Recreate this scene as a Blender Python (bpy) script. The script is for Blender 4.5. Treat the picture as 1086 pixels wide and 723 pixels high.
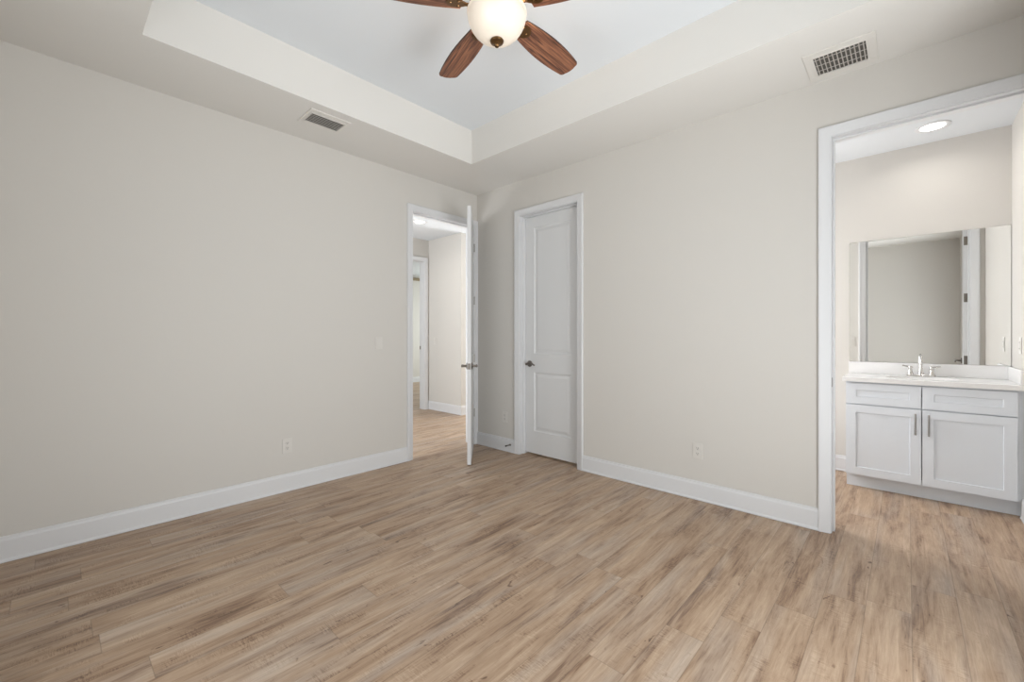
import bpy, bmesh, math, random
from math import sin, cos, pi, radians as R
from mathutils import Vector, Matrix
random.seed(4)
for o in list(bpy.data.objects): bpy.data.objects.remove(o, do_unlink=True)
S = bpy.context.scene
C = S.collection

# ------------------------------------------------------------ camera
cam_d = bpy.data.cameras.new('camera'); cam = bpy.data.objects.new('camera', cam_d); C.objects.link(cam)
cam.location = (-3.261, -3.564, 1.217)
cam.rotation_euler = (R(90), 0, R(42.8366 - 90))
cam_d.sensor_fit = 'HORIZONTAL'; cam_d.sensor_width = 36.0
cam_d.lens = 451.9 / 1086 * 36; cam_d.shift_y = -5.5 / 1086
cam_d.clip_start = 0.02
S.camera = cam

# ------------------------------------------------------------ exposure, world, window daylight, added fill lights
S.view_settings.view_transform = 'Standard'; S.view_settings.look = 'None'
S.view_settings.gamma = 1; S.view_settings.use_curve_mapping = False
S.view_settings.exposure = 0.0
W = bpy.data.worlds.new('world'); S.world = W; W.use_nodes = True
W.node_tree.nodes['Background'].inputs[0].default_value = (0.80, 0.90, 1.0, 1)
W.node_tree.nodes['Background'].inputs[1].default_value = 0.8

def area(name, loc, rot, sx, sy, power, col=(1, 1, 1), spread=180):
    d = bpy.data.lights.new(name, 'AREA'); d.shape = 'RECTANGLE'; d.size = sx; d.size_y = sy
    d.energy = power; d.color = col; d.spread = R(spread)
    o = bpy.data.objects.new(name, d); C.objects.link(o); o.location = loc; o.rotation_euler = rot
    return o
DAY = (0.95, 0.985, 1.0)
# daylight enters tall windows, much of it bounced up off the bright ground outside
area('daylight_window_behind', (-4.15, -2.25, 1.00), (0, R(-90 - 40), 0), 2.2, 1.9, 45, DAY)      # faces +X, tipped up
area('daylight_window_side', (-1.90, -4.77, 1.00), (R(90 + 40), 0, 0), 1.9, 2.2, 122, DAY)        # faces +Y, tipped up
area('fill_foyer', (4.62, 0.78, 0.95), (0, R(90 + 25), 0), 2.2, 1.4, 290, (0.94, 0.98, 1.0))       # faces -X; fill light added to brighten the hallway return wall
area('fill_foyer_top', (2.0, 0.72, 2.77), (0, 0, 0), .9, .5, 10, (1, 0.98, 0.96))  # unseen overhead fill without a fixture, added to lift the foyer
area('daylight_far_room', (4.48, 4.2, 1.4), (0, R(90), 0), 2.1, 2.3, 90, (0.93, 1.0, 0.97))       # faces -X
area('fill_hall', (-2.82, 1.2, 0.80), (0, R(-90 - 42), 0), 1.9, 1.9, 124, (0.94, 0.97, 1.0))  # added fill that lifts the hallway walls and ceiling
area('fill_bathroom', (0.70, -1.80, 1.40), (R(-90), 0, 0), 0.80, 1.8, 47, (0.97, 0.98, 1.0))   # faces -Y; fill light added to brighten the bathroom

# ------------------------------------------------------------ materials
def new_mat(name):
    m = bpy.data.materials.new(name); m.use_nodes = True
    return m, m.node_tree.nodes, m.node_tree.links, m.node_tree.nodes['Principled BSDF']
def srgb(r, g, b):
    f = lambda c: (c / 255 / 12.92) if c / 255 <= 0.04045 else ((c / 255 + 0.055) / 1.055) ** 2.4
    return (f(r), f(g), f(b), 1)
def simple(name, col, rough=0.5, metal=0.0, bump=0.0, scale=60, var=0.0):
    m, n, l, p = new_mat(name)
    p.inputs['Roughness'].default_value = rough; p.inputs['Metallic'].default_value = metal
    tc = n.new('ShaderNodeTexCoord'); nz = n.new('ShaderNodeTexNoise'); nz.inputs['Scale'].default_value = scale
    nz.inputs['Detail'].default_value = 3
    l.new(tc.outputs['Object'], nz.inputs['Vector'])
    mr = n.new('ShaderNodeMapRange'); mr.inputs[3].default_value = 1 - var; mr.inputs[4].default_value = 1 + var
    l.new(nz.outputs['Fac'], mr.inputs[0])
    mx = n.new('ShaderNodeVectorMath'); mx.operation = 'SCALE'; mx.inputs[0].default_value = col[:3]
    l.new(mr.outputs[0], mx.inputs['Scale']); l.new(mx.outputs[0], p.inputs['Base Color'])
    if bump:
        b = n.new('ShaderNodeBump'); b.inputs['Strength'].default_value = bump; b.inputs['Distance'].default_value = 0.001
        l.new(nz.outputs['Fac'], b.inputs['Height']); l.new(b.outputs[0], p.inputs['Normal'])
    return m
M = {}
M['wall'] = simple('greige_paint', srgb(206, 202, 196), 0.85, bump=0.15, scale=180, var=0.01)
M['soffit'] = simple('greige_paint_lightened', srgb(218, 215, 210), 0.85, bump=0.15, scale=180, var=0.01)  # wall greige made lighter, standing in for stronger light on soffit and tray
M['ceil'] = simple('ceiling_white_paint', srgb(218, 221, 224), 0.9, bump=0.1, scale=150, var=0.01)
M['trim'] = simple('trim_white_enamel', srgb(216, 216, 217), 0.38, var=0.005)
M['door'] = simple('door_white_enamel', srgb(216, 216, 216), 0.42, var=0.005)
M['cab'] = simple('cabinet_white_lacquer', srgb(222, 227, 233), 0.35, var=0.005)
M['plate'] = simple('ivory_plastic', srgb(211, 207, 201), 0.4)
M['slot'] = simple('dark_slot', srgb(70, 66, 62), 0.7)
M['dark'] = simple('dark_cavity', srgb(30, 29, 28), 0.9)
M['nickel'] = simple('satin_nickel', srgb(132, 125, 118), 0.32, 1.0, var=0.05)
M['brushed'] = simple('brushed_steel', srgb(150, 148, 146), 0.35, 1.0)
M['chrome'] = simple('polished_chrome', srgb(205, 202, 198), 0.12, 1.0)
M['bronze'] = simple('antique_bronze', srgb(112, 84, 54), 0.35, 0.9, var=0.2, scale=30)
M['vent'] = simple('vent_white_metal', srgb(218, 214, 208), 0.5)
M['lens'] = simple('lens', (1, 1, 1, 1), 0.5)
M['rubber'] = simple('white_rubber', srgb(200, 200, 198), 0.7)
M['brown'] = simple('brown_rail_wood', srgb(140, 125, 98), 0.6, var=0.1)
def emis(name, col, st, base=(0.8, 0.8, 0.8, 1)):
    m, n, l, p = new_mat(name)
    p.inputs['Base Color'].default_value = base
    p.inputs['Emission Color'].default_value = col; p.inputs['Emission Strength'].default_value = st
    p.inputs['Roughness'].default_value = 0.3
    return m
M['lens'] = emis('lit_lens', (1, 0.98, 0.95, 1), 6)
M['glass_bowl'] = emis('lit_frosted_glass', (1.0, 0.82, 0.64, 1), 0.17, srgb(228, 218, 204))
# quartz counter
M['quartz'] = simple('white_cultured_marble', srgb(232, 231, 230), 0.25, var=0.006, scale=8)
# mirror
m, n, l, p = new_mat('silvered_mirror'); p.inputs['Metallic'].default_value = 1; p.inputs['Roughness'].default_value = 0.0
p.inputs['Base Color'].default_value = (0.90, 0.91, 0.90, 1); M['mirror'] = m
M['glassedge'] = simple('dull_mirror_edge', srgb(120, 118, 112), 0.8)
m, n, l, p = new_mat('window_glass'); p.inputs['Roughness'].default_value = 0.02; p.inputs['Base Color'].default_value = (.9, .95, .95, 1)
_t = n.new('ShaderNodeBsdfTransparent'); _m = n.new('ShaderNodeMixShader'); _m.inputs[0].default_value = 0.06
l.new(_t.outputs[0], _m.inputs[1]); l.new(p.outputs[0], _m.inputs[2]); l.new(_m.outputs[0], n['Material Output'].inputs[0]); M['glass'] = m

def math_node(n, l, op, a, b=None, c=None):
    k = n.new('ShaderNodeMath'); k.operation = op
    for i, v in enumerate((a, b, c)):
        if v is None: continue
        if isinstance(v, (int, float)): k.inputs[i].default_value = v
        else: l.new(v, k.inputs[i])
    return k.outputs[0]
def floor_mat():
    m, n, l, p = new_mat('oak_vinyl_planks')
    mm = lambda op, a, b=None, c=None: math_node(n, l, op, a, b, c)
    g = n.new('ShaderNodeNewGeometry'); sp = n.new('ShaderNodeSeparateXYZ'); l.new(g.outputs['Position'], sp.inputs[0])
    X, Y = sp.outputs[0], sp.outputs[1]
    PW, PL = 0.152, 1.22
    yr = mm('DIVIDE', mm('ADD', Y, 2.515), PW)
    row = mm('FLOOR', yr); fy = mm('FRACT', yr)
    wn = n.new('ShaderNodeTexWhiteNoise'); wn.noise_dimensions = '1D'; l.new(row, wn.inputs['W'])
    xr = mm('ADD', mm('DIVIDE', X, PL), mm('MULTIPLY', wn.outputs['Value'], 7.0))
    colI = mm('FLOOR', xr); fx = mm('FRACT', xr)
    cb = n.new('ShaderNodeCombineXYZ'); l.new(row, cb.inputs[0]); l.new(colI, cb.inputs[1])
    w2 = n.new('ShaderNodeTexWhiteNoise'); w2.noise_dimensions = '2D'; l.new(cb.outputs[0], w2.inputs['Vector'])
    sc = n.new('ShaderNodeSeparateColor'); l.new(w2.outputs['Color'], sc.inputs[0])
    rnd, rnd2, rnd3 = sc.outputs[0], sc.outputs[1], sc.outputs[2]
    def noise(sx, sy, detail, rough, dist=0.0, off=13.0, scale=1.0):
        v = n.new('ShaderNodeCombineXYZ')
        l.new(mm('ADD', mm('MULTIPLY', X, sx), mm('MULTIPLY', rnd, off)), v.inputs[0])
        l.new(mm('ADD', mm('MULTIPLY', Y, sy), mm('MULTIPLY', rnd2, off * 1.7)), v.inputs[1])
        l.new(mm('MULTIPLY', rnd3, 31.0), v.inputs[2])
        t = n.new('ShaderNodeTexNoise'); t.inputs['Scale'].default_value = scale
        t.inputs['Detail'].default_value = detail; t.inputs['Roughness'].default_value = rough
        t.inputs['Distortion'].default_value = dist
        l.new(v.outputs[0], t.inputs['Vector']); return t.outputs['Fac']
    broad = noise(1.7, 11.5, 4, 0.60, 0.9)
    streak = noise(3.4, 55, 5, 0.70, 0.7, 21)
    fine = noise(14, 260, 4, 0.75, 0.3, 9)
    cross = noise(210, 30, 3, 0.6, 0.8, 17)
    crmask = noise(5.5, 11, 3, 0.6, 0.5, 23)
    knotn = noise(9, 22, 2, 0.5, 1.2, 41)
    crk = noise(2.2, 20, 3, 0.6, 1.4, 51)
    crkm = noise(3.0, 6, 2, 0.5, 0.3, 61)
    def mrange(v, a0, a1, o0=0.0, o1=1.0):
        k = n.new('ShaderNodeMapRange'); k.inputs[1].default_value = a0; k.inputs[2].default_value = a1
        k.inputs[3].default_value = o0; k.inputs[4].default_value = o1; l.new(v, k.inputs[0]); return k.outputs[0]
    ramp = n.new('ShaderNodeValToRGB'); e = ramp.color_ramp
    e.elements[0].position = 0.26; e.elements[0].color = srgb(104, 80, 62)
    e.elements[1].position = 0.74; e.elements[1].color = srgb(202, 177, 152)
    a = e.elements.new(0.38); a.color = srgb(142, 114, 92)
    a = e.elements.new(0.47); a.color = srgb(168, 141, 116)
    a = e.elements.new(0.60); a.color = srgb(184, 158, 133)
    f = mm('ADD', mm('MULTIPLY', broad, 0.58), mm('MULTIPLY', streak, 0.42))
    f = mm('ADD', f, mm('MULTIPLY', mm('SUBTRACT', rnd, 0.5), 0.05))
    f = mm('ADD', f, mm('MULTIPLY', mm('SUBTRACT', fine, 0.5), 0.20))
    # saw marks crossing the grain in patches, small knots, hairline cracks along the grain
    cs = mm('MULTIPLY', mrange(crmask, 0.50, 0.66), mm('SUBTRACT', mrange(cross, 0.40, 0.66), 0.35))
    f = mm('SUBTRACT', f, mm('MULTIPLY', cs, 0.16))
    f = mm('SUBTRACT', f, mm('MULTIPLY', mrange(knotn, 0.70, 0.80), 0.26))
    ridge = mrange(mm('ABSOLUTE', mm('SUBTRACT', crk, 0.5)), 0.0, 0.006, 1.0, 0.0)
    f = mm('ADD', mm('MULTIPLY', mm('SUBTRACT', f, 0.5), 1.28), 0.515)
    f = mm('SUBTRACT', f, mm('MULTIPLY', mm('MULTIPLY', ridge, mrange(crkm, 0.60, 0.66)), 0.22))
    l.new(f, ramp.inputs[0])
    # grey / warm tint per plank and patch
    tint = n.new('ShaderNodeMix'); tint.data_type = 'RGBA'
    gy = noise(1.2, 9, 2, 0.5, 0.4, 33)
    gm = n.new('ShaderNodeMapRange'); gm.inputs[1].default_value = 0.45; gm.inputs[2].default_value = 0.75; gm.inputs[4].default_value = 0.5; l.new(gy, gm.inputs[0])
    hs = n.new('ShaderNodeHueSaturation'); hs.inputs['Saturation'].default_value = 0.45; hs.inputs['Value'].default_value = 0.95
    l.new(ramp.outputs[0], hs.inputs['Color'])
    l.new(gm.outputs[0], tint.inputs[0]); l.new(ramp.outputs[0], tint.inputs[6]); l.new(hs.outputs[0], tint.inputs[7])
    # seams
    dy = mm('MULTIPLY', mm('MINIMUM', fy, mm('SUBTRACT', 1.0, fy)), PW)
    dx = mm('MULTIPLY', mm('MINIMUM', fx, mm('SUBTRACT', 1.0, fx)), PL)
    d = mm('MINIMUM', dx, dy)
    sm = n.new('ShaderNodeMapRange'); sm.inputs[1].default_value = 0.0004; sm.inputs[2].default_value = 0.0022; l.new(d, sm.inputs[0])
    seam = n.new('ShaderNodeMix'); seam.data_type = 'RGBA'
    sv = n.new('ShaderNodeHueSaturation'); sv.inputs['Value'].default_value = 0.70; l.new(tint.outputs[2], sv.inputs['Color'])
    l.new(sm.outputs[0], seam.inputs[0]); l.new(sv.outputs[0], seam.inputs[6]); l.new(tint.outputs[2], seam.inputs[7])
    l.new(seam.outputs[2], p.inputs['Base Color'])
    p.inputs['Roughness'].default_value = 0.42
    p.inputs['Specular IOR Level'].default_value = 0.42
    b = n.new('ShaderNodeBump'); b.inputs['Strength'].default_value = 0.25; b.inputs['Distance'].default_value = 0.0012
    hgt = mm('ADD', mm('MULTIPLY', sm.outputs[0], 1.0), mm('ADD', mm('MULTIPLY', fine, 0.5), mm('MULTIPLY', cross, 0.3)))
    l.new(hgt, b.inputs['Height']); l.new(b.outputs[0], p.inputs['Normal'])
    return m
M['floor'] = floor_mat()
def blade_mat():
    m, n, l, p = new_mat('walnut_blade_veneer')
    tc = n.new('ShaderNodeTexCoord'); mp = n.new('ShaderNodeMapping'); mp.inputs['Scale'].default_value = (2.6, 52, 8)
    l.new(tc.outputs['Object'], mp.inputs[0])
    t = n.new('ShaderNodeTexNoise'); t.inputs['Scale'].default_value = 1.6; t.inputs['Detail'].default_value = 6; t.inputs['Distortion'].default_value = 1.2
    l.new(mp.outputs[0], t.inputs['Vector'])
    r = n.new('ShaderNodeValToRGB'); r.color_ramp.elements[0].position = 0.33; r.color_ramp.elements[0].color = srgb(66, 38, 28)
    r.color_ramp.elements[1].position = 0.66; r.color_ramp.elements[1].color = srgb(160, 108, 78)
    a = r.color_ramp.elements.new(0.5); a.color = srgb(122, 78, 56)
    l.new(t.outputs['Fac'], r.inputs[0]); l.new(r.outputs[0], p.inputs['Base Color']); p.inputs['Roughness'].default_value = 0.5
    return m
M['blade'] = blade_mat()
M['edge'] = simple('dark_blade_edge', srgb(60, 38, 28), 0.5)

# ------------------------------------------------------------ helpers
def obj(name, bm, mats, parent=None, loc=None, smooth=False, bevel=0.0, rot=None):
    bmesh.ops.recalc_face_normals(bm, faces=bm.faces)
    me = bpy.data.meshes.new(name); bm.to_mesh(me); bm.free()
    o = bpy.data.objects.new(name, me); C.objects.link(o)
    if not isinstance(mats, (list, tuple)): mats = [mats]
    for k in mats: me.materials.append(k)
    if parent: o.parent = parent
    if loc: o.location = loc
    if rot: o.rotation_euler = rot
    if smooth:
        for f in me.polygons: f.use_smooth = True
        try: me.set_sharp_from_angle(angle=R(38))
        except Exception: pass
    if bevel:
        b = o.modifiers.new('bevel', 'BEVEL'); b.width = bevel; b.segments = 2; b.limit_method = 'ANGLE'
    return o
def tag(o, label=None, cat=None, group=None, kind=None):
    if label: o['label'] = label
    if cat: o['category'] = cat
    if group: o['group'] = group
    if kind: o['kind'] = kind
    return o
def empty(name, loc, rz=0, label=None, cat=None, group=None, kind=None, rot=None):
    o = bpy.data.objects.new(name, None); C.objects.link(o); o.location = loc
    o.rotation_euler = rot if rot else (0, 0, rz); o.empty_display_size = 0.1
    return tag(o, label, cat, group, kind)
def box(bm, x0, x1, y0, y1, z0, z1, mi=0):
    v = [bm.verts.new((x, y, z)) for x in (x0, x1) for y in (y0, y1) for z in (z0, z1)]
    for q in ((0, 1, 3, 2), (4, 6, 7, 5), (0, 4, 5, 1), (2, 3, 7, 6), (0, 2, 6, 4), (1, 5, 7, 3)):
        f = bm.faces.new([v[i] for i in q]); f.material_index = mi
    return v
def lathe(bm, prof, N=40, c=(0, 0, 0), mi=0, axis='z', sy=1.0):
    rings = []
    for r, z in prof:
        if r < 1e-6:
            pts = [(0, 0, z)]
        else:
            pts = [(r * cos(2 * pi * k / N), sy * r * sin(2 * pi * k / N), z) for k in range(N)]
        out = []
        for p in pts:
            if axis == 'x': p = (p[2], p[0], p[1])
            elif axis == 'y': p = (p[1], p[2], p[0])
            out.append(bm.verts.new((p[0] + c[0], p[1] + c[1], p[2] + c[2])))
        rings.append(out)
    for a, b in zip(rings, rings[1:]):
        for k in range(N):
            k2 = (k + 1) % N
            if len(a) == 1 and len(b) == 1: continue
            if len(a) == 1: f = bm.faces.new((a[0], b[k], b[k2]))
            elif len(b) == 1: f = bm.faces.new((a[k], b[0], a[k2]))
            else: f = bm.faces.new((a[k], b[k], b[k2], a[k2]))
            f.material_index = mi
def tube(bm, pts, rad, N=10, mi=0):
    pts = [Vector(p) for p in pts]
    if isinstance(rad, (int, float)): rad = [rad] * len(pts)
    rings = []; up = None
    for i, p in enumerate(pts):
        t = (pts[min(i + 1, len(pts) - 1)] - pts[max(i - 1, 0)]).normalized()
        if up is None:
            up = Vector((0, 0, 1)) if abs(t.z) < 0.9 else Vector((1, 0, 0))
        s = t.cross(up).normalized(); up = s.cross(t).normalized()
        rings.append([bm.verts.new(p + (s * cos(2 * pi * k / N) + up * sin(2 * pi * k / N)) * rad[i]) for k in range(N)])
    for a, b in zip(rings, rings[1:]):
        for k in range(N):
            bm.faces.new((a[k], a[(k + 1) % N], b[(k + 1) % N], b[k])).material_index = mi
    bm.faces.new(rings[0]).material_index = mi; bm.faces.new(rings[-1][::-1]).material_index = mi
def nb(): return bmesh.new()

def struct(name, bm, m, label, cat='wall'):
    return tag(obj(name, bm, m), label, cat, None, 'structure')

H = 2.80; TH = 3.11; BC = 2.785; WX0 = -3.57; WY0 = -4.19
# ------------------------------------------------------------ floor
bm = nb(); box(bm, -3.72, 4.5, -4.4, 6.1, -0.1, 0.0)
struct('floor', bm, M['floor'], 'brown oak-look vinyl plank floor running through all the rooms', 'floor')

# ------------------------------------------------------------ walls
DH = 2.44      # clear height under the door heads
def wall_x(name, y0, y1, xa, xb, holes, label, top=H, z0=0.0):
    """wall slab running along X between xa..xb; holes = (x0,x1,z0,z1)"""
    bm = nb(); cur = xa
    for (h0, h1, a, b) in sorted(holes):
        box(bm, cur, h0, y0, y1, z0, top)
        box(bm, h0, h1, y0, y1, b, top)
        if a > 0: box(bm, h0, h1, y0, y1, 0, a)
        cur = h1
    box(bm, cur, xb, y0, y1, z0, top)
    return struct(name, bm, M['wall'], label)
def wall_y(name, x0, x1, ya, yb, holes, label, top=H):
    bm = nb(); cur = ya
    for (h0, h1, a, b) in sorted(holes):
        box(bm, x0, x1, cur, h0, 0, top)
        box(bm, x0, x1, h0, h1, b, top)
        if a > 0: box(bm, x0, x1, h0, h1, 0, a)
        cur = h1
    box(bm, x0, x1, cur, yb, 0, top)
    return struct(name, bm, M['wall'], label)
J = 0.019   # jamb board thickness
EN = (-0.852, -0.050)      # entry clear opening (x)
CL = (-1.352, -0.652)      # closet clear opening (y)
BA = (-4.030, -3.224)      # bathroom clear opening (y)
HD = (0.095, 0.908)         # doorway at the hall's end (x)
WIN1 = (-3.00, -1.50, 0.15, 2.30)   # y range, z range on wall behind
WIN2 = (-2.70, -1.00, 0.15, 2.30)   # x range on side wall behind
WIN3 = (0.35, 2.05, 0.15, 2.30); WIN4 = (0.22, 1.34, 0.15, 2.30); WIN5 = (3.05, 5.35, 0.35, 2.45); WIN6 = (0.25, 1.15, 0.45, 2.35)  # hall, foyer and bathroom openings are added to let the fill lights in
wall_x('wall_left', 0.0, 0.13, WX0 - .12, 4.05, [(EN[0] - J, EN[1] + J, 0, DH + J)], 'greige painted wall on the left holding the entry door')
wall_y('wall_right', 0.0, 0.12, WY0, 0.0, [(CL[0] - J, CL[1] + J, 0, DH + J), (BA[0] - J, BA[1] + J, 0, DH + J)], 'greige painted wall on the right holding the closet and bathroom doorways')
wall_y('wall_behind', WX0 - .12, WX0, WY0 - .12, 0.0, [WIN1], 'greige wall behind the camera with a window')
wall_x('wall_near', WY0 - .12, WY0, WX0, 0.0, [WIN2], 'greige wall beside the camera with a window')
# bathroom shell
wall_y('wall_bathroom_back', 1.585, 1.70, -4.30, -1.75, [], 'pale wall of the bathroom behind the vanity', top=BC)
wall_x('wall_bathroom_side', -4.30, -4.135, 0.12, 1.585, [], 'pale side wall at the right end of the vanity', top=BC)
wall_x('wall_bathroom_left', -1.87, -1.75, 0.12, 1.585, [WIN6], 'bathroom wall shared with the closet', top=BC)
wall_y('wall_closet_back', 0.95, 1.05, -1.75, 0.0, [], 'closet back wall')
# hall shell
wall_y('wall_hall_block', 1.0, 1.12, 1.45 + .0, 2.28, [], 'greige hallway wall seen through the entry doorway')
wall_x('wall_hall_return', 1.45, 1.57, 1.12, 4.05, [], 'cream lit return wall of the hallway')
wall_x('wall_hall_end', 2.28, 2.40, -2.2, 4.3, [(HD[0] - J, HD[1] + J, 0, DH + J)], 'hallway end wall with a doorway into another room')
wall_y('wall_hall_left', -2.2, -2.08, 0.13, 2.28, [WIN3], 'hallway wall at its left end')
wall_y('wall_foyer', 4.05, 4.17, -0.1, 2.28, [WIN4], 'foyer wall beyond the hallway')
wall_x('wall_far_room', 5.90, 6.02, -1.2, 4.3, [], 'pale far wall of the room beyond the hallway')
wall_y('wall_far_room_right', 4.3, 4.42, 2.28, 6.02, [WIN5], 'right wall of the room beyond the hallway')
wall_y('wall_far_room_left', -1.32, -1.2, 2.4, 6.02, [], 'left wall of the room beyond the hallway')

# ------------------------------------------------------------ ceilings
TX0, TX1, TY0, TY1 = -2.940, -0.630, -3.565, -0.617
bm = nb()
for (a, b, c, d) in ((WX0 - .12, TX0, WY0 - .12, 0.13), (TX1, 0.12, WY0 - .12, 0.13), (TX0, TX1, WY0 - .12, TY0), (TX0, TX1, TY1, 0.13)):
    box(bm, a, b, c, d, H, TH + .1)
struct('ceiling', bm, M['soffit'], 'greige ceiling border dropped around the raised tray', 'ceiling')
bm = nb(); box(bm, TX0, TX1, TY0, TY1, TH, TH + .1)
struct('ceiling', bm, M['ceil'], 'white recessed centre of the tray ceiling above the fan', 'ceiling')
bm = nb(); box(bm, 0.12, 1.70, -4.30, -1.75, BC, BC + .1)
struct('ceiling', bm, M['ceil'], 'white bathroom ceiling with one recessed light', 'ceiling')
bm = nb(); box(bm, -2.2, 4.42, 0.13, 6.02, H, H + .1)
struct('ceiling', bm, M['ceil'], 'white hallway ceiling seen through the entry doorway', 'ceiling')
bm = nb(); box(bm, 0.12, 4.2, -1.75, 0.13, H, H + .1)
struct('ceiling', bm, M['ceil'], 'closet ceiling hidden behind the closed door', 'ceiling')

# ------------------------------------------------------------ baseboards (profile swept along a wall, g = clear of it)
BP = [(0, 0.002), (.019, 0.002), (.019, .010), (.0155, .017), (.0135, .020), (.0135, .116), (.0115, .122), (.0095, .127), (.0090, .136), (.006, .1395), (0, .1395)]
def baseboard(name, p0, p1, nrm, label, m0=0, m1=0):
    """p0->p1 along the wall; nrm = into the room; m0/m1 = +1 outward / -1 inward mitres"""
    bm = nb(); p0 = Vector((*p0, 0)); p1 = Vector((*p1, 0)); d = (p1 - p0).normalized(); nn = Vector((*nrm, 0))
    ra = [bm.verts.new(p0 + nn * t - d * t * m0 + Vector((0, 0, z))) for t, z in BP]
    rb = [bm.verts.new(p1 + nn * t + d * t * m1 + Vector((0, 0, z))) for t, z in BP]
    for k in range(len(BP)):
        k2 = (k + 1) % len(BP); bm.faces.new((ra[k], ra[k2], rb[k2], rb[k]))
    bm.faces.new(ra); bm.faces.new(rb[::-1])
    return tag(obj(name, bm, M['trim']), label, 'baseboard', None, 'structure')
CW = 0.062
baseboard('baseboard_left', (WX0, 0), (EN[0] - CW - .005, 0), (0, -1), 'white baseboard along the left wall', -1, 0)
baseboard('baseboard_right', (0, CL[0] - CW - .005), (0, BA[1] + CW + .005), (-1, 0), 'white baseboard between the closet and bathroom doorways')
baseboard('baseboard_corner', (0, -0.0185), (0, CL[1] + CW + .005), (-1, 0), 'short white baseboard between the entry door and closet')
baseboard('baseboard_behind', (WX0, WY0), (WX0, 0), (1, 0), 'white baseboard behind the camera', -1, -1)
baseboard('baseboard_near', (0, WY0), (WX0, WY0), (0, 1), 'white baseboard beside the camera', -1, -1)
baseboard('baseboard_bathroom', (1.585, -3.22), (1.585, -1.87), (-1, 0), 'bathroom baseboard left of the vanity', 0, -1)
baseboard('baseboard_bathroom_side', (0.12 + .02, -4.135), (1.125, -4.135), (0, 1), 'bathroom baseboard running up to the vanity')
baseboard('baseboard_bathroom_door', (0.12, -1.87), (0.12, BA[1] + CW + .005), (1, 0), 'bathroom baseboard beside its doorway', -1, 0)
baseboard('baseboard_hall', (1.0, 2.28), (1.0, 1.45), (-1, 0), 'white baseboard on the hallway wall', -1, 1)
baseboard('baseboard_hall_return', (1.0, 1.45), (4.05, 1.45), (0, -1), 'white baseboard on the lit hallway return', 1, -1)
baseboard('baseboard_hall_end', (HD[1] + CW + .005, 2.28), (1.0, 2.28), (0, -1), 'scrap of baseboard at the hallway end', 0, -1)
baseboard('baseboard_far_room', (-1.2, 5.90), (4.3, 5.90), (0, -1), 'baseboard of the room beyond the hallway', -1, -1)

# ------------------------------------------------------------ door casings, jambs
CP = [(0, 0), (0, .009), (.004, .0115), (.012, .0115), (.016, .0135), (.040, .0150), (.046, .0185), (.058, .0185), (CW, .015), (CW, 0)]
def casing(bm, a, b, h, face, sgn, axis, rv=.005, clip=None):
    """three-sided mitred casing; opening a..b, height h; wall face coordinate; sgn = direction out of wall"""
    def P(u, z, t):
        return (u, face + sgn * t, z) if axis == 'x' else (face + sgn * t, u, z)
    secs = []
    for (u, z, du, dz) in ((a - rv, 0.001, -1, 0), (a - rv, h + rv, -1, 1), (b + rv, h + rv, 1, 1), (b + rv, 0.001, 1, 0)):
        secs.append([bm.verts.new(P(min(u + du * d, clip) if clip is not None else u + du * d, z + dz * d, t)) for d, t in CP])
    for s0, s1 in zip(secs, secs[1:]):
        for k in range(len(CP)):
            k2 = (k + 1) % len(CP); bm.faces.new((s0[k], s0[k2], s1[k2], s1[k]))
    bm.faces.new(secs[0]); bm.faces.new(secs[-1])
def bx(bm, axis, u0, u1, w0, w1, z0, z1):
    if axis == 'x': box(bm, u0, u1, w0, w1, z0, z1)
    else: box(bm, w0, w1, u0, u1, z0, z1)
def door_trim(name, axis, a, b, w0, w1, stop, label, sides=(1, 1)):
    bm = nb()
    if sides[0]: casing(bm, a, b, DH, w0, -1, axis, clip=-.0005 if name == 'trim_1' else None)
    if sides[1]: casing(bm, a, b, DH, w1, 1, axis)
    t = tag(obj(name, bm, M['trim'], smooth=True), label, 'door frame', None, 'structure')
    bm = nb(); e = .0005
    bx(bm, axis, a - J + e, a, w0, w1, 0.001, DH + J - e); bx(bm, axis, b, b + J - e, w0, w1, 0.001, DH + J - e); bx(bm, axis, a, b, w0, w1, DH, DH + J - e)
    j = obj('jamb', bm, M['trim'], t)
    if stop is not None:
        bm = nb(); s0, s1 = stop
        bx(bm, axis, a, a + .011, s0, s1, 0.001, DH - .011); bx(bm, axis, b - .011, b, s0, s1, 0.001, DH - .011); bx(bm, axis, a, b, s0, s1, DH - .011, DH)
        obj('door_stop', bm, M['trim'], t, bevel=.002)
    return t
T1 = door_trim('trim_1', 'x', EN[0], EN[1], 0.0, 0.13, (0.040, 0.075), 'white casing framing the open entry doorway')
T2 = door_trim('trim_2', 'y', CL[0], CL[1], 0.0, 0.12, (0.045, 0.078), 'white casing framing the closed closet door')
T3 = door_trim('trim_3', 'y', BA[0], BA[1], 0.0, 0.12, (0.040, 0.075), 'tall white casing framing the bathroom doorway')
T4 = door_trim('trim_4', 'x', HD[0], HD[1], 2.28, 2.40, (2.32, 2.355), 'white casing of the doorway at the hall end')
def strike(parent, loc, axis):
    bm = nb()
    if axis == 'x': box(bm, -.001, .0015, -.014, .014, -.028, .028)
    else: box(bm, -.014, .014, -.0015, .001, -.028, .028)
    obj('strike_plate', bm, M['nickel'], parent, loc)
jam = lambda t: [c for c in t.children if c.name.startswith('jamb')][0]
strike(jam(T1), (EN[0], .018, .93), 'x'); strike(jam(T3), (.018, BA[1], .93), 'y'); strike(jam(T4), (HD[1] - .0015, 2.385, 1.02), 'x')

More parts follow.
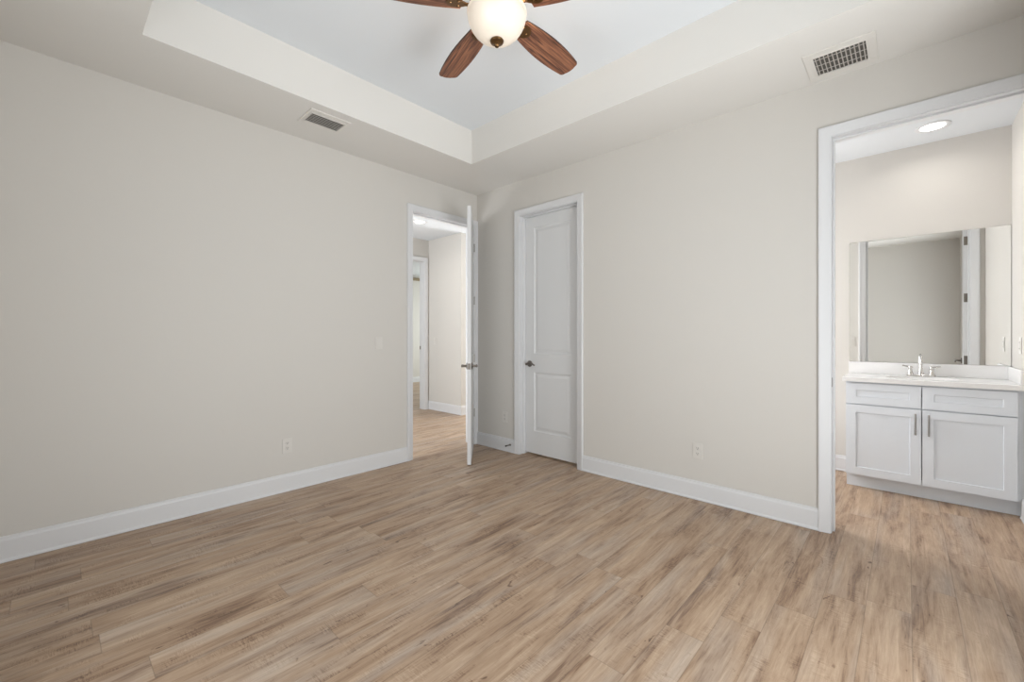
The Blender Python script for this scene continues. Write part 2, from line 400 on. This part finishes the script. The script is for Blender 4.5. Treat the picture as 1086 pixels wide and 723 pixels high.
# ------------------------------------------------------------ panelled slab builder (local: x 0..w, y 0..th, z 0..h)
def panel_slab(w, h, th, panels, rings, both=True):
    bm = nb()
    xs = sorted({0, w} | {round(v, 5) for p in panels for v in p[:2]}); zs = sorted({0, h} | {round(v, 5) for p in panels for v in p[2:]})
    def is_panel(x0, x1, z0, z1): return any(abs(x0 - p[0]) < 1e-4 and abs(x1 - p[1]) < 1e-4 and abs(z0 - p[2]) < 1e-4 and abs(z1 - p[3]) < 1e-4 for p in panels)
    for side, y, s in ((0, 0.0, 1), (1, th, -1)):
        V = {(x, z): bm.verts.new((x, y, z)) for x in xs for z in zs}
        for i in range(len(xs) - 1):
            for k in range(len(zs) - 1):
                q = [V[xs[i], zs[k]], V[xs[i + 1], zs[k]], V[xs[i + 1], zs[k + 1]], V[xs[i], zs[k + 1]]]
                if is_panel(xs[i], xs[i + 1], zs[k], zs[k + 1]) and (side == 0 or both):
                    prev = q
                    for ins, dep in rings:
                        x0, x1, z0, z1 = xs[i] + ins, xs[i + 1] - ins, zs[k] + ins, zs[k + 1] - ins
                        cur = [bm.verts.new((x, y + s * dep, z)) for x, z in ((x0, z0), (x1, z0), (x1, z1), (x0, z1))]
                        for a in range(4): bm.faces.new((prev[a], prev[(a + 1) % 4], cur[(a + 1) % 4], cur[a]))
                        prev = cur
                    bm.faces.new(prev)
                else: bm.faces.new(q)
        if side == 0: V0 = V
        else:
            def rim(keys):
                for a, b in zip(keys, keys[1:]): bm.faces.new((V0[a], V0[b], V[b], V[a]))
            rim([(x, 0) for x in xs]); rim([(x, h) for x in xs]); rim([(0, z) for z in zs]); rim([(w, z) for z in zs])
    return bm
DR = [(.006, .008), (.016, .010), (.022, .0095), (.046, .003)]
def lever(parent, x, y, z, sy, sx):
    """round rose and curved lever on the face at y, sticking out towards sy, pointing along sx"""
    bm = nb()
    lathe(bm, [(0, 0), (.033, 0), (.033, .005), (.029, .010), (.014, .013), (.011, .02), (.0105, .045), (.013, .050), (.013, .058), (0, .060)], 28, axis='y')
    if sy < 0: bmesh.ops.scale(bm, vec=(1, -1, 1), verts=bm.verts)
    pts = []; rr = []
    for k in range(9):
        f = k / 8; pts.append((sx * (.104 * f), sy * (.054 - .006 * sin(pi * f)), .010 * sin(f * pi * 1.1) - .006 * f)); rr.append(.0095 - .0025 * f)
    tube(bm, pts, rr, 10)
    return obj('lever_handle', bm, M['nickel'], parent, (x, y, z), smooth=True)
def hinge(parent, x, y, z, leaf):
    """barrel at x,y ; leaf = list of boxes in local coords"""
    bm = nb(); lathe(bm, [(0, -.045), (.0065, -.045), (.0065, .045), (0, .045)], 14)
    for b in leaf: box(bm, *b)
    return obj('hinge', bm, M['nickel'], parent, (x, y, z))
def make_door(name, w, loc, rz, label, hinges=(), lv=(1, -1), cat='door'):
    h = 2.425
    pw = [(.120, w - .120, .225, .825), (.120, w - .120, 1.015, h - .125)]
    d = tag(obj(name, panel_slab(w, h, .035, pw, DR), M['door'], loc=loc, rot=(0, 0, rz)), label, cat, None, 'structure')
    return d
# entry door: hinged on the right jamb, swung about 134 degrees open into the room
def swing(pin, deg, w, name, label):
    a = R(deg); n_ = (-sin(a), cos(a))
    d = make_door(name, w, (pin[0] - n_[0] * .036, pin[1] - n_[1] * .036, .010), a, label)
    lever(d, w - .062, 0, .92, -1, -1); lever(d, w - .062, .035, .92, 1, -1)
    bm = nb(); box(bm, 0, .0015, -.0125, .0125, -.028, .028); box(bm, .0015, .009, -.006, .006, -.008, .008)
    obj('latch', bm, M['nickel'], d, (w, .0175, .92))
    for z in (2.19, 1.60, .955, .35):
        hinge(d, -.004, .0375, z, [(.0022, .0036, -.034, -.002, -.045, .045)])
    return d
D1 = swing((EN[1] - .002, -.008), 226.0, .785, 'door_1', 'white two-panel entry door swung open and seen edge on')
for z in (2.20, 1.61, .965, .36):
    bm = nb(); box(bm, -.002, 0, 0, .034, -.045, .045); obj('hinge_leaf', bm, M['nickel'], jam(T1), (EN[1], .002, z))
# closet door: closed, at the far side of its jamb
D2 = make_door('door_2', CL[1] - CL[0] - .006, (0.0795, CL[1] - .003, .020), R(-90), 'white two-panel closet door, closed')
D2.rotation_euler = (0, 0, R(-90)); D2.location = (0.0795, CL[1] - .003, .020)
lever(D2, .062, 0, .91, -1, 1)
# bathroom door: hinged on its right jamb, folded back into the bedroom beside the camera's view
D3 = swing((-.008, BA[0] + .002), 183.0, .785, 'door_3', 'white bathroom door folded open, seen only in the mirror')
for z in (2.20, 1.61, .965, .36):
    bm = nb(); box(bm, 0, .034, 0, .002, -.045, .045); obj('hinge_leaf', bm, M['nickel'], jam(T3), (.002, BA[0], z))

# ------------------------------------------------------------ windows behind the camera
def window(name, axis, u0, u1, z0, z1, w0, w1, label, inward):
    t = empty(name, ((w0 + w1) / 2, u0, z0) if axis == 'y' else (u0, (w0 + w1) / 2, z0), 0, label, 'window', None, 'structure')
    L = t.location
    def B(a, b, c, d, e, f):
        if axis == 'x': box(bm, a - L.x, b - L.x, c - L.y, d - L.y, e - L.z, f - L.z)
        else: box(bm, c - L.x, d - L.x, a - L.y, b - L.y, e - L.z, f - L.z)
    m_ = (w0 + w1) / 2 if name != 'added_window_6' else w0 + .03; fw = .05
    bm = nb()
    B(u0, u0 + fw, m_ - .03, m_ + .03, z0, z1); B(u1 - fw, u1, m_ - .03, m_ + .03, z0, z1)
    B(u0 + fw, u1 - fw, m_ - .03, m_ + .03, z0, z0 + fw); B(u0 + fw, u1 - fw, m_ - .03, m_ + .03, z1 - fw, z1)
    B(u0 + fw, u1 - fw, m_ - .02, m_ + .02, (z0 + z1) / 2 - .02, (z0 + z1) / 2 + .02)
    obj('window_frame', bm, M['trim'], t)
    bm = nb(); B(u0 + fw, u1 - fw, m_ - .003, m_ + .003, z0 + fw, (z0 + z1) / 2 - .02); B(u0 + fw, u1 - fw, m_ - .003, m_ + .003, (z0 + z1) / 2 + .02, z1 - fw)
    obj('window_pane', bm, M['glass'], t)
    bm = nb(); s = w1 if inward > 0 else w0
    B(u0 - .03, u1 + .03, min(s, s + inward * .05), max(s, s + inward * .05), z0 - .02, z0 - .0)
    obj('window_sill', bm, M['trim'], t, bevel=.003)
window('window_1', 'y', *WIN1, WX0 - .12, WX0, 'white framed window behind the camera', 1)
window('window_2', 'x', *WIN2, WY0 - .12, WY0, 'white framed window beside the camera', 1)

window('added_window_3', 'y', *WIN3, -2.2, -2.08, 'added white framed window for the fill light at the left end of the hallway', 1)  # unseen window, added around the hall fill
window('added_window_4', 'y', *WIN4, 4.05, 4.17, 'added white framed window for the fill light at the foyer end of the hallway', -1)  # unseen window, added around the foyer fill
window('window_5', 'y', *WIN5, 4.3, 4.42, 'white framed window of the room beyond the hallway', -1)
window('added_window_6', 'x', *WIN6, -1.87, -1.75, 'added white framed window for the bathroom fill light', -1)  # unseen window, added in the closet wall to frame the bathroom fill

# ------------------------------------------------------------ ceiling fan
FC = (-1.78, -2.09)
fan = empty('ceiling_fan', (*FC, TH), 0, 'five-blade brown wood ceiling fan with a lit frosted glass bowl, hanging in the tray', 'ceiling fan')
fz = lambda z: z - TH
bm = nb(); lathe(bm, [(0, 0), (.07, 0), (.072, -.01), (.06, -.035), (.03, -.055), (0, -.055)], 40); obj('canopy', bm, M['bronze'], fan, smooth=True)
bm = nb(); lathe(bm, [(0, fz(3.06)), (.012, fz(3.06)), (.012, fz(2.985)), (0, fz(2.985))], 20); obj('downrod', bm, M['bronze'], fan, smooth=True)
bm = nb(); lathe(bm, [(0, fz(2.99)), (.035, fz(2.99)), (.06, fz(2.975)), (.125, fz(2.955)), (.145, fz(2.925)), (.145, fz(2.895)), (.125, fz(2.878)), (.09, fz(2.872)), (.05, fz(2.866)), (0, fz(2.866))], 48)
obj('motor_housing', bm, M['bronze'], fan, smooth=True)
bm = nb(); lathe(bm, [(0, fz(2.87)), (.030, fz(2.87)), (.034, fz(2.84)), (.026, fz(2.80)), (.010, fz(2.78)), (.004, fz(2.66)), (0, fz(2.66))], 40)
obj('light_fitter', bm, M['bronze'], fan, smooth=True)
bowl = [(.142, 2.799), (.1465, 2.796), (.1455, 2.790), (.1405, 2.786), (.1425, 2.779), (.142, 2.766), (.1375, 2.750), (.129, 2.731), (.116, 2.711), (.099, 2.693), (.078, 2.678), (.054, 2.668), (.028, 2.664), (0, 2.663)]
bm = nb(); lathe(bm, [(r, fz(z)) for r, z in bowl] + [(max(r - .004, 0), fz(z) + .004) for r, z in bowl[::-1]], 64)
gb = obj('lamp_bowl', bm, M['glass_bowl'], fan, smooth=True)
bm = nb(); lathe(bm, [(0, fz(2.668)), (.030, fz(2.666)), (.034, fz(2.660)), (.031, fz(2.653)), (.017, fz(2.648)), (.012, fz(2.644)), (.013, fz(2.638)), (.009, fz(2.632)), (0, fz(2.630))], 32)
obj('finial', bm, M['bronze'], fan, smooth=True)
def blade_bm():
    bm = nb(); N = 34; top = []; bot = []
    xs0, xs1 = .175, .640
    def hw(x):
        f = (x - xs0) / (xs1 - xs0)
        return .050 + .024 * sin(pi * min(1, f * .93 + .02)) ** .9 + .004 * f
    out = []
    rc = .024
    L_ = xs1 - xs0
    pts = []
    for k in range(N + 1):
        x = xs0 + (L_ - rc) * k / N; pts.append((x, hw(x)))
    we = hw(xs1 - rc)
    for k in range(1, 7):
        a = k / 6 * pi / 2; pts.append((xs1 - rc + rc * sin(a), we - rc + rc * cos(a)))
    pts.append((xs1 + .006, (we - rc) * .5)); pts.append((xs1 + .008, 0))
    root = [(xs0 - .004, hw(xs0) * .6), (xs0 - .006, 0)]
    up = root[::-1] + pts
    poly = up + [(x, -y) for x, y in up[::-1][1:-1]]
    zt = .004
    T = [bm.verts.new((x, y, zt)) for x, y in poly]; B_ = [bm.verts.new((x, y, -zt)) for x, y in poly]
    bm.faces.new(T); bm.faces.new(B_[::-1])
    for k in range(len(poly)):
        k2 = (k + 1) % len(poly); f = bm.faces.new((T[k], T[k2], B_[k2], B_[k])); f.material_index = 1
    return bm
def iron_bm():
    bm = nb(); zt = .003
    # scroll-shaped bracket plate under the blade root, with an arm up to the motor
    out = []
    prof = [(.085, .012), (.12, .010), (.150, .012), (.175, .026), (.200, .036), (.222, .034), (.240, .020), (.248, 0)]
    poly = prof + [(x, -y) for x, y in prof[::-1][1:]]
    T = [bm.verts.new((x, y, -.0045)) for x, y in poly]; B_ = [bm.verts.new((x, y, -.0095)) for x, y in poly]
    bm.faces.new(T); bm.faces.new(B_[::-1])
    for k in range(len(poly)):
        k2 = (k + 1) % len(poly); bm.faces.new((T[k], T[k2], B_[k2], B_[k]))
    for (x, y) in ((.19, .018), (.19, -.018), (.228, 0)):
        lathe(bm, [(0, -.0135), (.005, -.012), (.006, -.0095), (0, -.0095)], 12, (x, y, 0))
    tube(bm, [(.065, 0, .045), (.085, 0, .040), (.10, 0, .020), (.125, 0, -.004), (.16, 0, -.008)], [.010, .010, .010, .009, .006], 10)
    return bm
b0 = obj('blade', blade_bm(), [M['blade'], M['edge']], fan)
i0 = obj('blade_bracket', iron_bm(), M['bronze'], b0, smooth=True)
for k in range(5):
    if k: b = b0.copy(); C.objects.link(b); b.parent = fan; i = i0.copy(); C.objects.link(i); i.parent = b
    else: b = b0
    b.location = (0, 0, fz(2.822)); b.rotation_euler = (R(-11), 0, R(1.5 + 72 * k))
for k in range(3):
    aa = R(30 + 120 * k)
    pl = bpy.data.lights.new('fan_bulb', 'POINT'); pl.energy = 3; pl.color = (1, .90, .78); pl.shadow_soft_size = .03
    po = bpy.data.objects.new('fan_bulb', pl); C.objects.link(po); po.location = (FC[0] + .075 * cos(aa), FC[1] + .075 * sin(aa), 2.803)
# frosted bowl passes light: mix in a translucent component
gm_ = M['glass_bowl']; n, l = gm_.node_tree.nodes, gm_.node_tree.links
p = n['Principled BSDF']; tr = n.new('ShaderNodeBsdfTranslucent'); tr.inputs[0].default_value = (1, .9, .78, 1)
mx = n.new('ShaderNodeMixShader'); mx.inputs[0].default_value = 0.006
l.new(p.outputs[0], mx.inputs[1]); l.new(tr.outputs[0], mx.inputs[2]); l.new(mx.outputs[0], n['Material Output'].inputs[0])

# ------------------------------------------------------------ ceiling air vents
def vent(loc, w, d, iw, id_, fins_along, nf, label, slats_tilt, dark):
    """flat frame w (x) by d (y) on the ceiling, with louvres"""
    t = empty('air_vent', loc, 0, label, 'air vent', 'ceiling air vents')
    bm = nb(); z1, z0 = 0.0, -.006
    box(bm, -w / 2, -iw / 2, -d / 2, d / 2, z0, z1); box(bm, iw / 2, w / 2, -d / 2, d / 2, z0, z1)
    box(bm, -iw / 2, iw / 2, -d / 2, -id_ / 2, z0, z1); box(bm, -iw / 2, iw / 2, id_ / 2, d / 2, z0, z1)
    # raised lip round the grille
    e = .010
    for (a, b, c, q) in ((-iw / 2 - e, -iw / 2, -id_ / 2 - e, id_ / 2 + e), (iw / 2, iw / 2 + e, -id_ / 2 - e, id_ / 2 + e), (-iw / 2, iw / 2, -id_ / 2 - e, -id_ / 2), (-iw / 2, iw / 2, id_ / 2, id_ / 2 + e)):
        box(bm, a, b, c, q, z0 - .004, z0)
    obj('frame', bm, M['vent'], t, bevel=.0015)
    bm = nb(); box(bm, -iw / 2, iw / 2, -id_ / 2, id_ / 2, -.0012, -.0002); obj('backing', bm, M[dark], t)
    bm = nb()
    for k in range(nf):
        f = (k + .5) / nf - .5
        s = sin(slats_tilt) * .010; c_ = cos(slats_tilt) * .007
        if fins_along == 'x':
            y = f * id_
            v = [bm.verts.new((x, y + q * s, -.006 + q * c_ * .6 + off)) for x in (-iw / 2, iw / 2) for q in (-1, 1) for off in (0, .0012)]
        else:
            x0 = f * iw
            v = [bm.verts.new((x0 + q * s, y, -.006 + q * c_ * .6 + off)) for y in (-id_ / 2, id_ / 2) for q in (-1, 1) for off in (0, .0012)]
        for q in ((0, 1, 3, 2), (4, 6, 7, 5), (0, 4, 5, 1), (2, 3, 7, 6), (0, 2, 6, 4), (1, 5, 7, 3)):
            bm.faces.new([v[i] for i in q])
    obj('louvres', bm, M['vent'], t)
    return t
M['ventdark'] = simple('vent_shadow_metal', srgb(120, 115, 108), 0.8)
M['ventblack'] = simple('vent_dark_duct', srgb(88, 84, 79), 0.8)
v1 = vent((-1.892, -0.405, H), .292, .255, .236, .150, 'x', 7, 'supply vent of thin parallel louvres in the ceiling near the left wall', R(30), 'ventdark')
v2 = vent((-0.205, -3.285, H), .320, .320, .215, .232, 'x', 12, 'larger grid vent in the ceiling above the bathroom doorway', R(20), 'ventblack')
bm = nb()
for f in (-.32, -.02, .28): box(bm, f * .215 - .002, f * .215 + .002, -.115, .115, -.0030, -.0015)
obj('cross_bars', bm, M['vent'], v2)
bm = nb()
box(bm, -.115, .115, .058, .074, -.0135, -.010); bm2 = bm
obj('damper_tab', bm2, M['vent'], v1)

# ------------------------------------------------------------ recessed lights
def downlight(loc, r, label, power, spread=150):
    t = empty('recessed_light', loc, 0, label, 'ceiling light', 'recessed ceiling lights')
    bm = nb(); lathe(bm, [(r * .70, -.0015), (r * .74, -.006), (r * .92, -.008), (r, -.005), (r, 0), (r * .70, 0)], 48); obj('trim_ring', bm, M['trim'], t, smooth=True)
    bm = nb(); lathe(bm, [(0, -.0035), (r * .70, -.0020), (r * .70, -.0005), (0, -.0005)], 40); obj('lens', bm, M['lens'], t, smooth=True)
    d = bpy.data.lights.new('downlight', 'AREA'); d.shape = 'DISK'; d.size = r * 1.3; d.energy = power; d.color = (1, .96, .90); d.spread = R(spread)
    o = bpy.data.objects.new('downlight', d); C.objects.link(o); o.location = (loc[0], loc[1], loc[2] - .012)
    return t
downlight((1.225, -3.704, BC), .100, 'round lit recessed light in the bathroom ceiling over the vanity', 1.5)
downlight((0.205, 1.40, H), .105, 'round lit recessed light in the hallway ceiling beyond the entry door', 4)

# ------------------------------------------------------------ outlets and switches
def plate(kind, loc, rz, label, group, w=.070, h=.115):
    t = empty('power_outlet' if kind != 'switch' else 'light_switch', loc, rz, label, 'outlet' if kind != 'switch' else 'light switch', group)
    bm = nb(); box(bm, -w / 2, w / 2, -.005, 0.0, -h / 2, h / 2); obj('cover_plate', bm, M['plate'], t, bevel=.002)
    if kind == 'switch':
        bm = nb(); box(bm, -.0165, .0165, -.0075, -.005, -.033, .033); obj('rocker', bm, M['plate'], t, bevel=.001)
    elif kind == 'gfci':
        bm = nb(); box(bm, -.0165, .0165, -.0075, -.005, -.033, .033); rc = obj('receptacle', bm, M['plate'], t, bevel=.001)
        for z in (-.021, .021):
            bm = nb()
            for x in (-.006, .006): box(bm, x - .001, x + .001, -.0079, -.0074, z - .004, z + .004)
            box(bm, -.005, .005, -.0077, -.0074, z - .001, z + .001)
            obj('slots', bm, M['slot'], rc)
    else:
        for z in (.0195, -.0195):
            bm = nb(); lathe(bm, [(0, -.0075), (.0155, -.0075), (.0165, -.006), (.0165, -.005), (0, -.005)], 24, axis='y')
            rc = obj('receptacle', bm, M['plate'], t, (0, 0, z))
            bm = nb(); box(bm, -.0075, -.0050, -.0081, -.0074, -.001, .008); box(bm, .0050, .0075, -.0081, -.0074, -.001, .008); lathe(bm, [(0, -.0081), (.003, -.0081), (.003, -.0074), (0, -.0074)], 10, (0, 0, -.0065), axis='y')
            obj('slots', bm, M['slot'], rc)
    return t
plate('outlet', (-2.010, 0, .357), 0, 'duplex outlet low on the left wall above the long baseboard', 'wall outlets')
plate('outlet', (0, -0.441, .358), R(-90), 'duplex outlet between the entry door and the closet', 'wall outlets')
plate('outlet', (0, -2.424, .362), R(-90), 'duplex outlet between the closet and the bathroom doorway', 'wall outlets')
plate('gfci', (1.24, -4.135, 1.150), R(180), 'outlet on the side wall above the right end of the vanity', 'wall outlets')
plate('switch', (-1.218, 0, 1.150), 0, 'rocker light switch left of the open entry doorway', 'wall switches')
plate('switch', (1.0, 2.10, 1.13), R(-90), 'light switch on the hallway wall through the entry doorway', 'wall switches')
plate('switch', (0.12, -3.090, 1.150), R(90), 'light switch reflected in the left edge of the mirror', 'wall switches')

# spring door stop on the short baseboard
ds = empty('door_stopper', (-.0135, -.527, .080), 0, 'small spring door stopper on the baseboard left of the closet', 'door stop')
bm = nb(); pts = [(-.004 - .056 * k / 120, .0048 * cos(k * 2 * pi / 10), .0048 * sin(k * 2 * pi / 10)) for k in range(121)]; tube(bm, pts, .0013, 6)
lathe(bm, [(0, 0), (.011, 0), (.010, -.004), (.005, -.006), (0, -.006)], 16, axis='x'); obj('spring', bm, M['nickel'], ds, smooth=True)
bm = nb(); lathe(bm, [(0, -.058), (.0075, -.058), (.0085, -.062), (.007, -.072), (0, -.073)], 16, axis='x'); obj('rubber_tip', bm, M['slot'], ds, smooth=True)

# ------------------------------------------------------------ vanity
VY1, VY0, VF, VZ = -3.200, -4.105, 1.100, 0.852
vt = empty('vanity_cabinet', (VF, VY1, 0), 0, 'white shaker vanity cabinet with two doors and two drawer fronts', 'vanity cabinet')
vo = lambda x, y, z=0: (x - VF, y - VY1, z)
def vb(bm, x0, x1, y0, y1, z0, z1): box(bm, x0 - VF, x1 - VF, y0 - VY1, y1 - VY1, z0, z1)
bm = nb(); f0 = VF + .020
vb(bm, f0 + .02, 1.583, VY1 - .018, VY1, .108, VZ); vb(bm, f0 + .02, 1.583, VY0, VY0 + .018, .108, VZ)
vb(bm, f0 + .02, 1.583, VY0 + .018, VY1 - .018, .108, .126); vb(bm, 1.571, 1.583, VY0 + .018, VY1 - .018, .126, VZ)
vb(bm, f0, f0 + .02, VY1 - .038, VY1, .108, VZ); vb(bm, f0, f0 + .02, VY0, VY0 + .038, .108, VZ)      # face frame
vb(bm, f0, f0 + .02, VY0 + .038, VY1 - .038, .108, .146); vb(bm, f0, f0 + .02, VY0 + .038, VY1 - .038, VZ - .038, VZ)
vb(bm, f0, f0 + .02, VY0 + .038, VY1 - .038, .655, .69)
obj('body', bm, M['cab'], vt)
bm = nb(); vb(bm, 1.180, 1.194, VY0, VY1, 0.001, .108); vb(bm, 1.194, 1.583, VY1 - .018, VY1, 0.001, .108); obj('toe_kick', bm, M['cab'], vt)
bm = nb(); vb(bm, f0, f0 + .02, -4.133, VY0, .108, VZ); vb(bm, 1.180, 1.194, -4.133, VY0, .001, .108); obj('filler_strip', bm, M['cab'], vt)
SR = [(.0005, .0), (.0025, .007), (.003, .007)]
mid = -3.6435
for (ya, yb) in ((VY1 - .002, mid + .0025), (mid - .0025, VY0 + .001)):
    w = ya - yb
    d = obj('door', panel_slab(w, .555, .019, [(.060, w - .060, .060, .495)], SR, False), M['cab'], vt, vo(VF, ya, .114), rot=(0, 0, R(-90)))
    hxp = w - .032 if ya > -3.5 else .034
    bm = nb(); tube(bm, [(0, -.030, -.078), (0, -.030, .078)], .0060, 12)
    for z in (-.048, .048): tube(bm, [(0, 0, z), (0, -.030, z)], .0045, 10)
    obj('bar_handle', bm, M['brushed'], d, (hxp, 0, .448), smooth=True)
    obj('drawer', panel_slab(w, .164, .019, [(.062, w - .062, .055, .110)], SR, False), M['cab'], vt, vo(VF, ya, .678), rot=(0, 0, R(-90)))

# countertop with moulded oval basin, back and side splash
CZ0, CZ1 = VZ + .001, .890
cx0, cx1, cy0, cy1 = 1.075, 1.583, -4.133, -3.180
ct = empty('countertop', (cx0, cy1, CZ0), 0, 'white marble-look countertop with moulded basin and splashes on the vanity', 'countertop')
lo = lambda x, y, z: (x - cx0, y - cy1, z - CZ0)
bcx, bcy, ra_, rb_ = 1.315, mid, .150, .205
bm = nb(); N = 64
ang_c = [math.atan2(yy - bcy, xx - bcx) % (2 * pi) for xx in (cx0, cx1) for yy in (cy0, cy1)]
A = sorted([2 * pi * k / N for k in range(N)] + ang_c)
def edge(a):
    dx, dy = cos(a), sin(a); t = 1e9
    if abs(dx) > 1e-9: t = min(t, ((cx1 if dx > 0 else cx0) - bcx) / dx)
    if abs(dy) > 1e-9: t = min(t, ((cy1 if dy > 0 else cy0) - bcy) / dy)
    return bcx + dx * t, bcy + dy * t
def ell(a, k=1.0):
    r = 1 / math.sqrt((cos(a) / ra_) ** 2 + (sin(a) / rb_) ** 2); return bcx + cos(a) * r * k, bcy + sin(a) * r * k
ringsT = []
spec = [('e', 0, CZ0), ('e', 0, CZ1 - .004), ('e2', 0, CZ1), (1.04, 0, CZ1), (1.0, 0, CZ1 - .003)]
for s in spec:
    ring = []
    for a in A:
        if s[0] == 'e': x, y = edge(a)
        elif s[0] == 'e2':
            x, y = edge(a); x += (.004 if x < bcx else 0) if abs(x - cx0) < 1e-6 else 0; y -= .004 if abs(y - cy1) < 1e-6 else 0
        else: x, y = ell(a, s[0])
        ring.append(bm.verts.new(lo(x, y, s[2])))
    ringsT.append(ring)
for a_, b_ in zip(ringsT, ringsT[1:]):
    for k in range(len(A)): bm.faces.new((a_[k], a_[(k + 1) % len(A)], b_[(k + 1) % len(A)], b_[k]))
# underside back to the basin edge
ub = [bm.verts.new(lo(*ell(a, 1.0), CZ0)) for a in A]
for k in range(len(A)):
    bm.faces.new((ringsT[0][k], ub[k], ub[(k + 1) % len(A)], ringsT[0][(k + 1) % len(A)]))
    bm.faces.new((ringsT[-1][k], ringsT[-1][(k + 1) % len(A)], ub[(k + 1) % len(A)], ub[k]))
obj('slab', bm, M['quartz'], ct)
bm = nb(); rings = []
for q, z in ((.995, CZ1 - .004), (.97, CZ1 - .02), (.92, CZ1 - .05), (.82, CZ1 - .09), (.65, CZ1 - .12), (.40, CZ1 - .135), (.10, CZ1 - .139)):
    rings.append([bm.verts.new(lo(*ell(2 * pi * k / 48, q), z)) for k in range(48)])
for a_, b_ in zip(rings, rings[1:]):
    for k in range(48): bm.faces.new((a_[k], a_[(k + 1) % 48], b_[(k + 1) % 48], b_[k]))
bm.faces.new(rings[-1])
so = obj('basin', bm, M['quartz'], ct, smooth=True)
sl = so.modifiers.new('shell', 'SOLIDIFY'); sl.thickness = .006; sl.offset = 1
bm = nb(); lathe(bm, [(0, .0), (.020, .0), (.021, .003), (.012, .005), (0, .005)], 24, lo(bcx, bcy, CZ1 - .1385)); obj('drain', bm, M['chrome'], so, smooth=True)
bm = nb(); box(bm, 1.565 - cx0, 1.583 - cx0, -4.133 - cy1, -3.182 - cy1, CZ1 - CZ0 + .0005, .990 - CZ0); obj('backsplash', bm, M['quartz'], ct, bevel=.0015)
bm = nb(); box(bm, 1.085 - cx0, 1.5645 - cx0, -4.133 - cy1, -4.114 - cy1, CZ1 - CZ0 + .0005, .990 - CZ0); obj('sidesplash', bm, M['quartz'], ct, bevel=.0015)

# faucet
fa = empty('faucet', (1.500, -3.646, CZ1 + .0005), 0, 'chrome two-handle faucet standing behind the vanity basin', 'faucet')
bm = nb(); N = 40
def stad(z, g):
    out = []
    for k in range(N):
        a = 2 * pi * k / N; x = (.026 + g) * cos(a); y = (.026 + g) * sin(a) + (.060 if sin(a) > 0 else -.060) * (1 if abs(sin(a)) > 1e-6 else 0)
        out.append(bm.verts.new((x, y, z)))
    return out
rr = [stad(0, 0), stad(.010, 0), stad(.014, -.004)]
for a_, b_ in zip(rr, rr[1:]):
    for k in range(N): bm.faces.new((a_[k], a_[(k + 1) % N], b_[(k + 1) % N], b_[k]))
bm.faces.new(rr[0]); bm.faces.new(rr[-1]); obj('base', bm, M['chrome'], fa, smooth=True)
bm = nb(); lathe(bm, [(0, .014), (.019, .014), (.017, .03), (.0135, .06), (.012, .10), (0, .10)], 24)
tube(bm, [(0, 0, .085), (0, 0, .125), (-.006, 0, .145), (-.022, 0, .160), (-.048, 0, .165), (-.075, 0, .155), (-.092, 0, .135), (-.096, 0, .118)], [.012, .0115, .011, .0105, .010, .010, .010, .010], 14)
obj('spout', bm, M['chrome'], fa, smooth=True)
for s in (-1, 1):
    bm = nb(); lathe(bm, [(0, .014), (.020, .014), (.018, .022), (.0135, .035), (.0125, .060), (.015, .068), (.013, .078), (0, .082)], 24, (0, s * .062, 0))
    tube(bm, [(0, s * .062, .073), (.0, s * .085, .078), (0, s * .112, .084)], [.006, .0055, .005], 10)
    obj('handle', bm, M['chrome'], fa, smooth=True)

# wall mirror
bm = nb(); box(bm, 0, .005, 0, .944, 0, 1.048)
for f in bm.faces:
    f.material_index = 0 if abs(f.calc_center_median().x) < 1e-5 else 1
mo = tag(obj('mirror', bm, [M['mirror'], M['glassedge']], loc=(1.5785, -4.131, .993)), 'large frameless wall mirror above the vanity backsplash', 'mirror')

# brown rail high on the far wall
rl = empty('wall_rail', (3.23, 5.90, 2.60), 0, 'thin brown rail high up in the room beyond the hallway doorway', 'rail')
bm = nb(); box(bm, -.75, .118, -.05, -.02, 0.06, .13); box(bm, -.60, -.57, -.02, 0, .07, .12); box(bm, .05, .08, -.02, 0, .07, .12)
obj('rail', bm, M['brown'], rl, bevel=.004)
